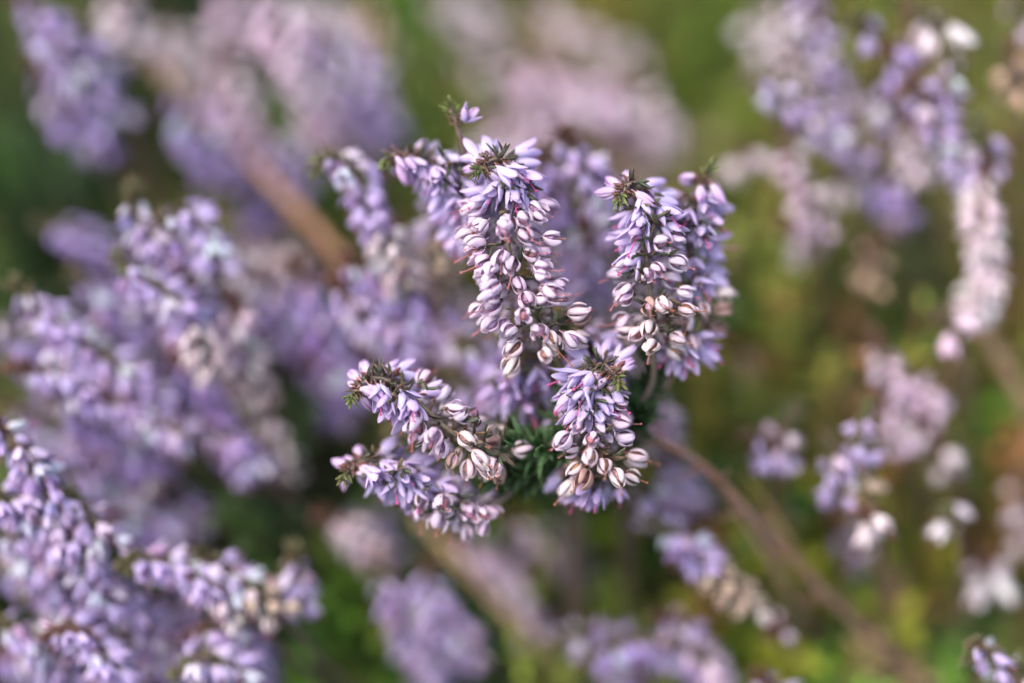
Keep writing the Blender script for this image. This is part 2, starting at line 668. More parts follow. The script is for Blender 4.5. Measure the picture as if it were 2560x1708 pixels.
def sprig(pts, label, n=24, kinds=None, cols=None, detail=1, size=1.0, seed=0, bend=0.35, droop=0.55, rad=1.0,
          lower=None, r0=0.014, r1=0.028, r2=None, lowcol=None, reach=.12, dark=True, force=None, flowered=1.0, stemcol=(0.13, 0.075, 0.05, 1), tip=True, leaves=True,
          side=0.55, start=0.10, cat='heather', group=GROUP, name="heather_sprig", leafcol=(0.085, 0.125, 0.045, 1), minlen=0.10):
    """pts from tip to base: (px, py, depth).  kinds: list of (upto_fraction, kind, colour key)
       lower: further stem points below the flowers, else it runs down to the ground"""
    rng = random.Random(seed * 131 + 7)
    P = [at(*q) for q in pts]
    body = Path(catmull(P, 26))
    ext = []
    if lower is None:
        b = P[-1]
        t = (P[-1] - P[-2]).normalized()
        g = Vector((b.x + t.x * 1.2, b.y + max(0.3, t.y * 1.0) + 0.8, 0))
        g.z = ground_z(g.x, g.y) - 0.5
        ext = [b.lerp(g, 0.35) + t * 0.5, b.lerp(g, 0.75) + t * 0.2, g]
    elif lower:
        ext = [at(*q) for q in lower]
    full = Path(catmull(P + ext, 26 + 6 * len(ext)))
    base = full.p[-1].copy()
    root = obj(name, None, None, base)
    root.empty_display_size = 0.3
    root['label'] = label
    root['category'] = cat
    root['group'] = group
    # stem
    m = MB()
    k = len(full.p)
    rr = [r0 + (r1 - r0) * min(1, full.l[i] / max(body.L, .5)) * (1 + 0.10 * noise.noise(full.p[i] * 5)) for i in range(k)]
    if r2:
        rr = [rr[i] if full.l[i] < body.L else rr[i] + (r2 - r1) * sm((full.l[i] - body.L) / 1.2) for i in range(k)]
    rr[0] *= 0.4
    cut = k
    if lowcol:
        cut = next(i for i in range(k) if full.l[i] > body.L + .1)
        m2 = MB()
        m2.add(*tube([q - base for q in full.p[cut - 1:]], rr[cut - 1:], 8))
        for i in range(cut + 1, k - 2, 2):           # knots and side twigs of the old wood
            t = (full.p[i + 1] - full.p[i]).normalized()
            sv = t.orthogonal().normalized()
            sv = sv * math.cos(i * 2.1) + t.cross(sv) * math.sin(i * 2.1)
            c = full.p[i] - base
            ln = rng.choice((.08, .10, .12, .3))
            m2.add(*tube([c, c + sv * ln * .5 - t * .12 * ln, c + sv * ln - t * .5 * ln], [rr[i] * .7, rr[i] * .35, rr[i] * .2], 5))
        obj("woody_stem", m2.mesh("woody_stem", [M_STEM]), root, color=lowcol)
    m.add(*tube([q - base for q in full.p[:cut]], rr[:cut], 7 if detail == 2 else 5))
    obj("stem", m.mesh("stem", [M_STEM]), root, color=jitc(stemcol, rng, .12))
    # flowers, along the stem from the tip
    kinds = kinds or [(1.0, 'fresh', 'lilac')]
    F = body.L * flowered
    nrm = Vector((0, 0, 1)).cross(body.at(0.0)[1])
    nrm = nrm.normalized() if nrm.length > .1 else Vector((1, 0, 0))
    az = rng.uniform(0, 6.28)
    down = Vector((0, 0, -1))
    for i in range(n):
        f = (i + 0.5) / n
        f = f + rng.uniform(-.35, .35) / n
        dist = start + (F - start) * f
        c, t = body.at(dist)
        az += 2.399 + rng.uniform(-.3, .3)
        nn = (nrm - t * nrm.dot(t)).normalized()
        bb = t.cross(nn)
        rv = nn * math.cos(az) + bb * math.sin(az)
        if force:
            rv = Vector(force).normalized()
        if rv.z > 0.75:                      # few flowers stand on the upper side
            rv = (rv - Vector((0, 0, side * rv.z)))
            rv = (rv + nn * rng.choice((-.7, .7))).normalized()
        for lim, kind, ck in kinds:
            if f + rng.uniform(-.07, .07) <= lim:
                break
        ripe = kind in ('mid', 'old')
        d = (rv * rad * (1.15 if ripe else 1.0) + down * droop * (.6 if ripe else 1.0) * rng.uniform(.7, 1.3)
             + t * bend * (.4 if ripe else 1.0) * rng.uniform(.6, 1.4))
        d += Vector((rng.uniform(-.18, .18), rng.uniform(-.18, .18), rng.uniform(-.18, .18)))
        d.normalize()
        if d.z > (.30 if ripe and detail == 2 else -.12) and not force:                      # bells nod
            d.z = -.12 - .25 * rng.random()
            d.normalize()
        sz = size * (.60 if detail == 2 else 1.0) * (.94 if ripe else 1.14) * rng.uniform(.78, 1.12) * (0.72 + 0.28 * sm(dist / 0.35))
        build_flower(root, kind, c + rv * 0.035 + d * (minlen * rng.uniform(.6, 1.5) * (.55 if kind == 'bud' else 1) + (reach * rng.random() if ripe else 0)) - base, d, sz, rng, detail, PAL[ck], None, dark)
    # leaves
    if leaves:
        if detail == 2:
            from mathutils import Quaternion
            if tip:
                for i in range(26):           # green growing tip
                    dist = 0.005 + 0.0085 * i
                    c, t = body.at(dist)
                    nn = (nrm - t * nrm.dot(t)).normalized()
                    bb = t.cross(nn)
                    a = (i % 4) * math.pi / 2 + (i // 4 % 2) * math.pi / 4 + rng.uniform(-.2, .2)
                    rv = nn * math.cos(a) + bb * math.sin(a)
                    d = (-t * (1.1 - 0.02 * i) + rv * (0.35 + 0.05 * i)).normalized()
                    col = (0.12, 0.20, 0.045, .45) if i < 14 else (0.13, 0.12, 0.06, .95)
                    obj("leaf", rng.choice(LIB['leaf']), root, c + rv * 0.012 - base, basis(d, rng.uniform(0, 6.28)),
                        rng.uniform(.40, .58), jitc(col, rng, .18))
            step = 0.15
            x = 0.30
            while x < F:
                c, t = body.at(x)
                nn = (nrm - t * nrm.dot(t)).normalized()
                bb = t.cross(nn)
                a0 = rng.uniform(0, 6.28)
                tuft = x > 0.55 and rng.random() < 0.8
                if tuft and rng.random() < .6:
                    vv = -fwd
                    a0 = math.atan2(vv.dot(bb), vv.dot(nn)) + rng.uniform(-.9, .9)
                for k in range(9 if tuft else 5):
                    a = a0 + (rng.uniform(-.9, .9) if tuft else rng.uniform(0, 6.28))
                    rv = nn * math.cos(a) + bb * math.sin(a)
                    d = (-t * rng.uniform(-.5, 1.0) + rv * rng.uniform(.5, 1.0) + nn * rng.uniform(-.7, .7) + bb * rng.uniform(-.7, .7)).normalized()
                    col = rng.choice([(0.07, 0.095, 0.055, .25), (0.06, 0.08, 0.055, .15), (0.095, 0.10, 0.05, .6)])
                    obj("leaf", rng.choice(LIB['leaf']), root, c + rv * (rng.uniform(.01, .05) if not tuft else rng.uniform(.10, .20)) - base,
                        basis(d, rng.uniform(0, 6.28)), rng.uniform(.6, .85), jitc(col, rng, .2))
                x += step * rng.uniform(.7, 1.3) * (.32 if x < .7 else 1.0)
        else:
            m = MB()
            for i in range(int(44 + 40 * F)):
                x = rng.uniform(0, F) if i > 16 else rng.uniform(0, .28)
                c, t = body.at(x)
                d = (Vector((rng.gauss(0, 1), rng.gauss(0, 1), rng.gauss(0, 1))).normalized() * .8 - t * .8).normalized()
                M = Matrix.Translation(c - base + d * .02) @ basis(d, rng.uniform(0, 6)).to_matrix().to_4x4()
                V, Fc, U = blade(2, 2, rng=rng, **leaf_args(rng.uniform(.10, .15), .02, .1, rng))
                m.add(V, Fc, U, M=M)
            o = obj("leaf_cover", m.mesh("leaf_cover", [M_LEAF]), root, color=jitc(leafcol if rng.random() < .5 else (.10, .06, .035, 1), rng, .2, .5))
            o['kind'] = 'stuff'
    return root


# ------------------------------------------------------------------ ground
def ground_z(x, y):
    q = Vector((x * 0.16, y * 0.16, 3.1))
    return 0.9 * noise.noise(q) + 0.35 * noise.noise(q * 3.1) + 0.22 * max(0.0, min(14.0, y)) - 1.1 * sm((2.5 - y) / 4.0)


def build_ground():
    N = 90
    ax = []
    for i in range(N + 1):
        s = -1 + 2 * i / N
        ax.append(math.copysign(14 * abs(s) + 800 * abs(s) ** 9, s))
    m = MB()
    V = [(x, y + 6, ground_z(x, y + 6) - 0.3) for y in ax for x in ax]
    n = N + 1
    F = [(j * n + i, j * n + i + 1, (j + 1) * n + i + 1, (j + 1) * n + i) for j in range(N) for i in range(N)]
    m.add(V, F, [(0, 0)] * len(V))
    o = obj("ground", m.mesh("ground", [M_GROUND]))
    o['kind'] = 'structure'
    o['label'] = 'mossy dark heath soil under the heather'


build_ground()


GREENS = [  # fresh moss, olive, deep green, yellow, straw, rust
    ((0.21, 0.45, 0.06), 6), ((0.32, 0.44, 0.06), 5), ((0.045, 0.13, 0.025), 6), ((0.48, 0.52, 0.06), 4),
    ((0.50, 0.40, 0.20), 2.2), ((0.46, 0.21, 0.07), 3.2)]


def build_cover():
    rng = random.Random(21)
    m = MB()
    for q in range(620):
        y0 = -7 + 27 * rng.random()
        x0 = rng.uniform(-1, 1) * (6.5 + 0.32 * max(0, y0 + 7))
        if noise.noise(Vector((x0 * 0.45, y0 * 0.45, 30.0))) < -0.24:
            continue                          # bare hollows
        shade = sm((x0 + 2.5) / 5.0)          # deep green heather shoots on one side, open moss on the other
        ws = [wt * (1 + (2.2 * (1 - shade) if k == 2 else 0)) * (0.35 + 0.65 * shade if k in (1, 3, 4, 5) else 1) for k, (c, wt) in enumerate(GREENS)]
        tint = Vector(rng.choices([g[0] for g in GREENS], ws)[0]) * rng.uniform(.75, 1.15)
        if x0 < -2.2 and rng.random() < .8:    # shade of the deep gaps on the left, put into the foliage colour
            tint = Vector((.022, .055, .014)) * rng.uniform(.6, 1.6)
        rad = rng.uniform(.25, .6)
        hc = rng.uniform(.6, 2.4) * (1.0 if y0 > 3 else .65)
        if (Vector((x0, y0, ground_z(x0, y0) + hc)) - CAM).dot(fwd) < 16.8:
            hc *= .5
        for sh in range(int(rng.uniform(5, 10))):
            x, y = x0 + rng.gauss(0, rad), y0 + rng.gauss(0, rad)
            z = ground_z(x, y) - 0.35
            hgt = hc * rng.uniform(.75, 1.2)
            lean = Vector((rng.gauss(0, .25), rng.gauss(0, .25), 1)).normalized()
            P = [Vector((x, y, z)) + lean * hgt * k / 3 + Vector((rng.gauss(0, .05), rng.gauss(0, .05), 0)) for k in range(4)]
            m.add(*tube(P, [.035, .03, .025, .012], 3, False), tint=tuple(Vector((.10, .06, .035)) * rng.uniform(.6, 1.3)))
            nl = int(rng.uniform(18, 28))
            big = rng.uniform(.8, 1.4)
            for k in range(nl):
                f = k / nl
                c = P[0].lerp(P[3], 0.25 + 0.75 * f)
                dd = Vector((rng.gauss(0, 1), rng.gauss(0, 1), rng.uniform(0, 1.1))).normalized()
                L = rng.uniform(.20, .42) * big
                sdv = dd.orthogonal().normalized()
                sdv = (sdv * math.cos(k) + dd.cross(sdv) * math.sin(k)) * L * rng.uniform(.16, .26)
                nrm = dd.cross(sdv).normalized() * 0.02
                V = [c, c + dd * L * .5 + sdv + nrm, c + dd * L, c + dd * L * .5 - sdv + nrm, c + dd * L * .45 - nrm]
                m.add(V, [(0, 1, 4), (1, 2, 4), (2, 3, 4), (3, 0, 4), (0, 3, 2, 1)], [(0, 0)] * 5, tint=tuple(tint * rng.uniform(.8, 1.2)))
    for q in range(560):
        y = -4 + 16 * rng.random()
        x = rng.uniform(-1.5, 7)
        z = ground_z(x, y) - .35
        hgt = rng.uniform(1.8, 3.6)
        P = [Vector((x, y, z))]
        for k in range(5):
            P.append(P[-1] + Vector((rng.gauss(0, .12), rng.gauss(0, .12), 1)) * hgt / 5)
        if (P[-1] - CAM).dot(fwd) < 17.2:
            continue
        tint = Vector(rng.choices([(.30, .40, .06), (.42, .42, .08), (.09, .20, .04), (.50, .24, .09), (.50, .42, .24), (.16, .28, .05)], (4, 4, 4, 2, 2, 4))[0])
        m.add(*tube(P, [.035, .032, .028, .024, .02, .012], 4, False), tint=tuple(Vector((.26, .14, .07)) * rng.uniform(.6, 1.3)))
        for k in range(int(rng.uniform(20, 45))):
            i = rng.randrange(1, 5)
            c = P[i].lerp(P[i + 1], rng.random())
            dd = Vector((rng.gauss(0, 1), rng.gauss(0, 1), rng.uniform(-.2, 1.1))).normalized()
            L = rng.uniform(.14, .30)
            sdv = dd.orthogonal().normalized()
            sdv = (sdv * math.cos(k) + dd.cross(sdv) * math.sin(k)) * L * .2
            nrm = dd.cross(sdv).normalized() * 0.015
            V = [c, c + dd * L * .5 + sdv + nrm, c + dd * L, c + dd * L * .5 - sdv + nrm, c + dd * L * .45 - nrm]
            m.add(V, [(0, 1, 4), (1, 2, 4), (2, 3, 4), (3, 0, 4), (0, 3, 2, 1)], [(0, 0)] * 5, tint=tuple(tint * rng.uniform(.75, 1.2)))
    o = obj("moss_cover", m.mesh("moss_cover", [M_FOL], False))
    o['kind'] = 'stuff'
    o['label'] = 'green and olive moss and low leafy shoots covering the ground'
    o['category'] = 'moss'


build_cover()

# ------------------------------------------------------------------ the sharp branch in the middle
AG = [(.10, 'bud', 'bud'), (.30, 'fresh', 'fresh'), (.68, 'mid', 'mid'), (1.1, 'old', 'old')]
FRESH = [(.12, 'bud', 'bud'), (1.1, 'fresh', 'fresh')]
BR = 'sprigs of the sharp branch in the middle'
MAIN = [(1475, 1090, 15.55), (1600, 1085, 15.7), (1735, 1150, 15.95), (1830, 1235, 16.2), (1930, 1345, 16.5), (2080, 1500, 16.9), (2260, 1670, 17.3), (2420, 1810, 17.9), (2520, 1880, 18.8)]

sprig([(1190, 438, 14.80), (1207, 415, 14.90), (1245, 396, 14.98), (1272, 430, 15.05), (1262, 520, 15.04), (1275, 640, 15.02), (1312, 760, 15.02), (1362, 845, 15.05)],
      'longest sharp heather sprig in the centre, lilac at its top, white seed bells below', n=136, kinds=[(.08, 'bud', 'bud'), (.27, 'fresh', 'fresh'), (.86, 'mid', 'mid'), (1.1, 'old', 'old')],
      detail=2, start=.10, side=.3, reach=.20, seed=1, size=1.02, lower=[(1420, 950, 15.35), (1470, 1085, 15.5)], group=BR, stemcol=(.15, .12, .08, 1), r1=.030)
sprig([(1546, 508, 14.80), (1558, 480, 14.90), (1590, 455, 14.97), (1618, 540, 15.0), (1616, 660, 15.05), (1636, 790, 15.12), (1630, 850, 15.15)],
      'sharp heather sprig with a nodding rosette of lilac bells, right of the longest one', n=66,
      kinds=[(.14, 'bud', 'bud'), (.42, 'fresh', 'fresh'), (.76, 'mid', 'mid'), (1.1, 'old', 'old')],
      detail=2, start=.10, side=.3, seed=2, lower=[(1630, 960, 15.4), (1560, 1060, 15.6), (1500, 1090, 15.6)], group=BR, stemcol=(.16, .13, .10, 1))
sprig([(1778, 412, 15.25), (1745, 470, 15.33), (1730, 560, 15.42), (1722, 680, 15.45), (1720, 800, 15.45), (1700, 880, 15.45)],
      'upright lilac heather sprig just behind the nodding rosette, dark tip at upper right', n=66,
      kinds=[(.1, 'bud', 'bud'), (.62, 'fresh', 'fresh'), (.86, 'old', 'old'), (1.1, 'fresh', 'fresh')], bend=.1, droop=.35,
      detail=2, seed=3, lower=[(1660, 980, 15.6), (1570, 1085, 15.7)], group=BR, stemcol=(.13, .08, .05, 1))
sprig([(1550, 965, 14.74), (1538, 936, 14.85), (1500, 910, 14.94), (1468, 945, 14.98), (1475, 1010, 15.02), (1493, 1090, 15.04), (1503, 1165, 15.12)],
      'sharp heather sprig at lower centre, dense lilac head above white bells with brown capsules', n=66,
      kinds=[(.12, 'bud', 'bud'), (.48, 'fresh', 'fresh'), (.74, 'mid', 'mid'), (1.1, 'old', 'old')],
      detail=2, start=.10, side=.3, seed=4, lower=[(1530, 1105, 15.6)], group=BR, stemcol=(.10, .06, .04, 1))
sprig([(876, 1001, 14.80), (888, 976, 14.90), (930, 945, 14.96), (985, 958, 15.0), (1055, 1015, 14.98), (1135, 1085, 15.0), (1215, 1120, 15.08), (1268, 1140, 15.12)],
      'arching sharp heather sprig pointing left, lilac at the tip, cream seed bells along its stem', n=66,
      kinds=[(.16, 'bud', 'bud'), (.40, 'fresh', 'fresh'), (.62, 'mid', 'mid'), (1.1, 'old', 'old')],
      detail=2, start=.10, side=.3, reach=.06, minlen=.07, seed=5, droop=.6, lower=[(1350, 1115, 15.4), (1480, 1082, 15.55), (1610, 1090, 15.68)] + MAIN[2:], group=BR, stemcol=(.12, .10, .07, 1), lowcol=(.19, .09, .065, 1), r1=.028, r2=.046)
sprig([(858, 1202, 14.98), (873, 1177, 15.08), (918, 1150, 15.15), (980, 1165, 15.2), (1050, 1208, 15.25), (1130, 1248, 15.3), (1215, 1275, 15.35)],
      'lower of the two left-pointing heather sprigs, slightly soft, lilac and white bells', n=66,
      kinds=[(.16, 'bud', 'bud'), (.55, 'fresh', 'fresh'), (1.1, 'mid', 'mid')],
      detail=2, start=.10, side=.3, reach=.06, minlen=.07, seed=6, droop=.6, lower=[(1330, 1190, 15.6), (1490, 1100, 15.75)], group=BR, stemcol=(.12, .10, .08, 1))
sprig([(962, 412, 15.2), (985, 385, 15.25), (1050, 390, 15.3), (1120, 430, 15.35), (1165, 500, 15.45), (1190, 580, 15.55)],
      'soft lilac heather sprig left of the longest one, with a bright green tip', n=50,
      kinds=[(.2, 'bud', 'bud'), (1.1, 'fresh', 'fresh')], detail=2, seed=7, droop=.7,
      lower=[(1280, 760, 15.8), (1440, 1060, 15.75)], group=BR, leafcol=(.12, .2, .04, 1))
sprig([(1122, 262, 15.12), (1138, 300, 15.15), (1152, 345, 15.2), (1170, 420, 15.35)],
      'small green shoot with one lone lilac bell, above the longest sprig', n=1, size=.85, minlen=.03, force=(1, -.2, .3),
      kinds=[(1.1, 'fresh', 'fresh')], detail=2, seed=8, droop=-.5, bend=-.3, lower=[(1230, 650, 15.7), (1420, 1030, 15.8)], group=BR, r0=.024, r1=.03,
      start=.12, flowered=.45)
sprig([(1400, 860, 15.5), (1330, 890, 15.55), (1275, 930, 15.6), (1310, 1000, 15.65), (1380, 1040, 15.7)],
      'soft lilac heather sprig tucked below the longest one, over dark green leaves', n=34,
      kinds=[(.1, 'bud', 'bud'), (1.1, 'fresh', 'lilac')], detail=2, seed=9, lower=[(1470, 1092, 15.75)], group=BR)
sprig([(1440, 782, 15.42), (1458, 820, 15.46), (1482, 880, 15.52), (1500, 950, 15.6)],
      'short soft lilac sprig standing behind the lower centre head', n=22,
      kinds=[(.15, 'mid', 'mid'), (1.1, 'fresh', 'lilac')], detail=2, seed=10, lower=[(1500, 1075, 15.6)], group=BR)
sprig([(1570, 1165, 15.3), (1500, 1190, 15.25), (1430, 1175, 15.3), (1455, 1140, 15.45)],
      'fringe of lilac bells under the lower centre sprig', n=18,
      kinds=[(1.1, 'fresh', 'lilac')], detail=2, seed=12, droop=1.2, tip=False, lower=[(1500, 1110, 15.65)], group=BR)

# ------------------------------------------------------------------ softer sprigs around it
Q = lambda a, b, f=.6: [(f, 'fresh', a), (1.1, 'old', b)]
X = lambda a: [(.12, 'bud', a), (1.1, 'fresh', a)]
MID = [
  # pts, n, kinds, label
  ([(785, 425, 15.6), (825, 395, 15.65), (890, 430, 15.7), (915, 520, 15.8), (970, 610, 15.9), (1010, 710, 16.1)], 36, Q('lilac', 'pale', .6),
   'blurred lilac sprig hanging furthest left beside the green-tipped one'),
  ([(1405, 330, 15.7), (1450, 400, 15.8), (1500, 480, 15.95), (1520, 590, 16.1)], 24, X('lilac'),
   'blurred lilac sprig leaning between the two sharp tops'),
  ([(1355, 370, 15.9), (1370, 460, 16.0), (1420, 600, 16.3), (1450, 720, 16.5)], 24, X('violet'),
   'blurred violet sprig directly behind the longest one'),
  ([(865, 635, 15.95), (905, 690, 16.0), (985, 735, 16.1), (1075, 790, 16.3)], 26, X('violet'),
   'blurred violet sprig arching below the furthest left lilac one'),
  ([(1150, 850, 15.95), (1210, 895, 16.0), (1270, 960, 16.1)], 18, X('violet'),
   'blurred violet tuft between the longest sprig and the arching one'),
  ([(1630, 960, 16.4), (1640, 1020, 16.5), (1650, 1090, 16.7)], 12, X('pink'),
   'blurred pink bell cluster right of the lower centre head'),
  ([(1690, 1120, 16.6), (1690, 1180, 16.7), (1730, 1250, 16.9)], 16, X('lilac'),
   'blurred pink-lilac cluster by the bend of the red-brown stem'),
  ([(1560, 830, 16.3), (1590, 900, 16.4), (1610, 980, 16.6)], 12, X('pink'),
   'blurred pale pink cluster behind the short soft sprig'),
  ([(1545, 600, 16.6), (1500, 700, 16.8), (1540, 830, 17.0)], 18, X('pale'),
   'faint pink sprig in the gap left of the nodding rosette'),
  ([(1200, 1040, 16.5), (1250, 1070, 16.7), (1300, 1110, 17)], 12, X('pink'),
   'blurred pink patch of bells above the arching left sprig'),
  ([(1470, 560, 16.0), (1460, 660, 16.1), (1470, 760, 16.3)], 18, X('lilac'),
   'lilac blur filling the gap right of the longest sprig'),
  ([(1080, 470, 15.9), (1090, 560, 16.0), (1110, 680, 16.2)], 16, Q('lilac', 'cream', .4),
   'lilac and cream blur directly left of the longest sprig'),
  ([(990, 560, 16.4), (1010, 650, 16.5), (1060, 740, 16.7)], 16, Q('pale', 'cream', .4),
   'cream blur in front of the brown stalk, left of the longest sprig'),
  ([(1130, 930, 16.0), (1190, 980, 16.1), (1260, 1050, 16.3)], 16, X('lilac'),
   'lilac blur hanging over the arching sharp sprig'),
  ([(830, 700, 16.1), (890, 770, 16.1), (960, 830, 16.2), (1040, 890, 16.4)], 28, X('lilac'),
   'lilac spray reaching from the brown stalk towards the lower sharp sprigs'),
  ([(1060, 760, 16.2), (1110, 820, 16.2), (1170, 900, 16.4)], 20, X('lilac'),
   'lilac spray under the foot of the longest sprig, at its left'),
  ([(1330, 960, 15.9), (1370, 1010, 15.9), (1420, 1060, 16.0)], 14, X('lilac'),
   'lilac tuft left beside the lower centre sprig'),
  ([(1580, 1210, 16.1), (1620, 1240, 16.2), (1670, 1290, 16.4)], 12, X('lilac'),
   'lilac blur right under the lower centre sprig'),
  ([(800, 1290, 16.9), (880, 1330, 17), (950, 1400, 17.2)], 16, X('pale'),
   'pale spray below the tips of the left-pointing sprigs'),
  ([(1260, 1300, 17.4), (1330, 1330, 17.5), (1400, 1390, 17.8)], 16, X('pink'),
   'pink spray below the gap between the two lower sharp sprigs'),
  # lower right
  ([(1615, 1310, 15.8), (1690, 1330, 15.85), (1760, 1400, 15.95), (1820, 1460, 16.05), (1880, 1520, 16.15)], 26, Q('lilac', 'cream', .42),
   'soft sprig of lilac then cream bells running down right under the red-brown stem'),
  ([(1930, 1580, 16.3), (1960, 1555, 16.35), (1990, 1560, 16.5)], 7, X('pink'),
   'blurred pink bell cluster at the foot of the cream-belled sprig'),
  ([(1460, 1660, 16.4), (1560, 1600, 16.4), (1650, 1620, 16.5), (1760, 1660, 16.6)], 26, X('violet'),
   'blurred violet sprig lying along the bottom edge, right of the middle'),
  ([(1690, 1600, 16.3), (1760, 1640, 16.4), (1800, 1720, 16.6)], 14, X('pink'),
   'blurred pale pink sprig at the bottom edge beside the lying violet one'),
  ([(1900, 1690, 15.9), (1930, 1720, 16.0), (1960, 1790, 16.2)], 9, X('lilac'),
   'lilac tip just rising over the bottom edge, right of centre'),
  # bottom middle
  ([(940, 1420, 16.6), (985, 1510, 16.7), (1040, 1610, 16.9), (1090, 1720, 17.2)], 30, X('lilac'),
   'left of two parallel violet fingers at the bottom'),
  ([(1070, 1400, 16.6), (1080, 1490, 16.7), (1130, 1570, 16.8), (1190, 1640, 17.0)], 26, X('lilac'),
   'right of two parallel violet fingers at the bottom'),
  ([(1120, 1340, 17.3), (1200, 1390, 17.3), (1270, 1470, 17.4), (1330, 1570, 17.6)], 36, X('pink'),
   'broad blurred pink sprig below the arching left sprigs'),
  ([(1360, 1370, 18.2), (1430, 1410, 18.3), (1500, 1440, 18.5)], 16, X('violet'),
   'dim violet sprig under the lower centre head'),
  # left middle
  ([(335, 470, 15.9), (345, 540, 15.95), (380, 590, 16.0), (440, 640, 16.1)], 18, X('lilac'),
   'upright lilac spire at the left, standing above its neighbours'),
  ([(400, 560, 15.85), (450, 530, 15.9), (500, 570, 16.0), (540, 660, 16.1)], 22, X('lilac'),
   'rounded lilac arch at the left beside the upright spire'),
  ([(300, 640, 15.8), (340, 690, 15.8), (430, 740, 15.9), (480, 820, 16.0), (540, 930, 16.2)], 34, Q('lilac', 'pale', .6),
   'lilac sprig with a dark green tip under the rounded arch at the left'),
  ([(580, 740, 16.3), (590, 830, 16.4), (620, 920, 16.6), (650, 1010, 16.8)], 20, Q('pink', 'pale', .3),
   'pale pink and whitish sprig at the left, right of the dark green tip'),
  ([(640, 680, 16.8), (680, 760, 16.9), (720, 860, 17.1)], 20, X('lilac'),
   'blurred lilac sprig left of the slanting violet finger'),
  ([(735, 660, 16.3), (775, 750, 16.4), (820, 850, 16.5), (890, 970, 16.7)], 30, X('violet'),
   'slanting violet finger at the left beside the brown stalk'),
  ([(110, 560, 17.1), (190, 580, 17.1), (280, 640, 17.3), (360, 720, 17.5)], 30, X('violet'),
   'blurred violet sprig at the left under the dark green gap'),
  ([(35, 710, 15.9), (110, 770, 16.0), (200, 850, 16.1), (300, 920, 16.2), (390, 1000, 16.4)], 38, X('lilac'),
   'upper of the dense lilac rows at the left edge'),
  ([(30, 920, 15.9), (120, 930, 16.0), (230, 980, 16.1), (350, 1040, 16.2), (470, 1090, 16.3)], 40, X('lilac'),
   'middle dense lilac row at the left edge, palest in the middle'),
  ([(240, 900, 16.2), (340, 960, 16.2), (450, 1030, 16.25), (560, 1100, 16.3), (640, 1170, 16.4)], 40, X('violet'),
   'long violet row running down right from the left edge mass'),
  ([(520, 1080, 16.3), (580, 1110, 16.3), (620, 1170, 16.4)], 14, X('violet'),
   'violet tip ending the long row, beside dark green'),
  ([(10, 1010, 16.8), (120, 1090, 16.8), (230, 1120, 16.9), (330, 1180, 17.0)], 30, X('violet'),
   'dim violet row below the dense lilac ones at the left edge'),
  ([(370, 1230, 16.9), (420, 1250, 16.9), (500, 1300, 17.1)], 16, X('violet'),
   'dim violet sprig above the soft nodding one at lower left'),
  ([(680, 1000, 16.9), (690, 1090, 17.0), (720, 1170, 17.2)], 8, X('pale'),
   'few pale bells left of the sharp arching sprig'),
  # lower left, nearer
  ([(-40, 1040, 15.3), (60, 1130, 15.35), (130, 1240, 15.45), (200, 1370, 15.6), (262, 1500, 15.8)], 40, X('lilac'),
   'pale lilac sprig with a red-brown stem entering at the lower left edge'),
  ([(-60, 1230, 15.4), (30, 1250, 15.4), (100, 1300, 15.5), (160, 1380, 15.7)], 24, X('lilac'),
   'lilac bells hanging at the left edge beside the red-brown stem'),
  ([(300, 1420, 15.55), (355, 1390, 15.6), (440, 1420, 15.65), (540, 1470, 15.7), (610, 1530, 15.8)], 40, Q('lilac', 'pale', .7),
   'soft nodding lilac sprig at lower left, fading to cream at its base'),
  ([(495, 1380, 15.7), (560, 1420, 15.75), (640, 1480, 15.8), (690, 1530, 15.9)], 22, Q('fresh', 'cream', .5),
   'pale sprig lying just above the soft nodding one at lower left'),
  ([(740, 1370, 16.0), (735, 1430, 16.05), (745, 1500, 16.2)], 12, X('lilac'),
   'small lone upright lilac sprig at the lower left, against dark green'),
  ([(110, 1600, 15.5), (170, 1570, 15.5), (250, 1630, 15.55), (320, 1720, 15.7)], 34, X('lilac'),
   'lilac sprig with a red-brown tip at the bottom left corner'),
  ([(290, 1590, 16.0), (370, 1620, 16.0), (450, 1680, 16.1), (520, 1760, 16.3)], 26, X('violet'),
   'violet sprig at the bottom left between two red-brown tips'),
  ([(440, 1680, 15.6), (510, 1640, 15.6), (590, 1690, 15.7), (640, 1780, 15.8)], 30, X('lilac'),
   'lilac sprig with a dark tip at the bottom edge, left of the middle'),
  ([(560, 1580, 16.3), (620, 1610, 16.3), (650, 1700, 16.5)], 16, X('violet'),
   'violet clump behind the bottom edge sprig, left of the middle'),
  ([(-30, 1420, 16.5), (60, 1440, 16.5), (160, 1500, 16.7), (220, 1580, 16.9)], 26, X('violet'),
   'shaded violet sprig at the left edge near the bottom'),
  ([(-30, 1640, 16.2), (60, 1650, 16.2), (130, 1720, 16.4)], 18, X('violet'),
   'violet clump filling the bottom left corner'),
  ([(170, 1230, 15.5), (205, 1270, 15.55), (280, 1350, 15.7)], 9, X('fresh'),
   'few very pale bells right of the red-brown stem at the left'),
  ([(180, 680, 16.3), (250, 740, 16.4), (330, 800, 16.5), (420, 880, 16.7)], 30, X('violet'),
   'violet sprig filling the hollow above the dense lilac rows at the left'),
  ([(90, 830, 16.2), (180, 880, 16.2), (280, 950, 16.3), (370, 1040, 16.5)], 34, X('lilac'),
   'lilac row squeezed between the upper and middle rows at the left edge'),
  ([(-30, 800, 16.3), (40, 830, 16.3), (90, 900, 16.4), (150, 980, 16.6)], 24, X('violet'),
   'violet tuft touching the left edge beside the dense lilac rows'),
  ([(430, 700, 16.4), (500, 740, 16.4), (560, 820, 16.6), (600, 920, 16.8)], 24, Q('lilac', 'pale', .5),
   'lilac to pale sprig behind the dark green tip at the left'),
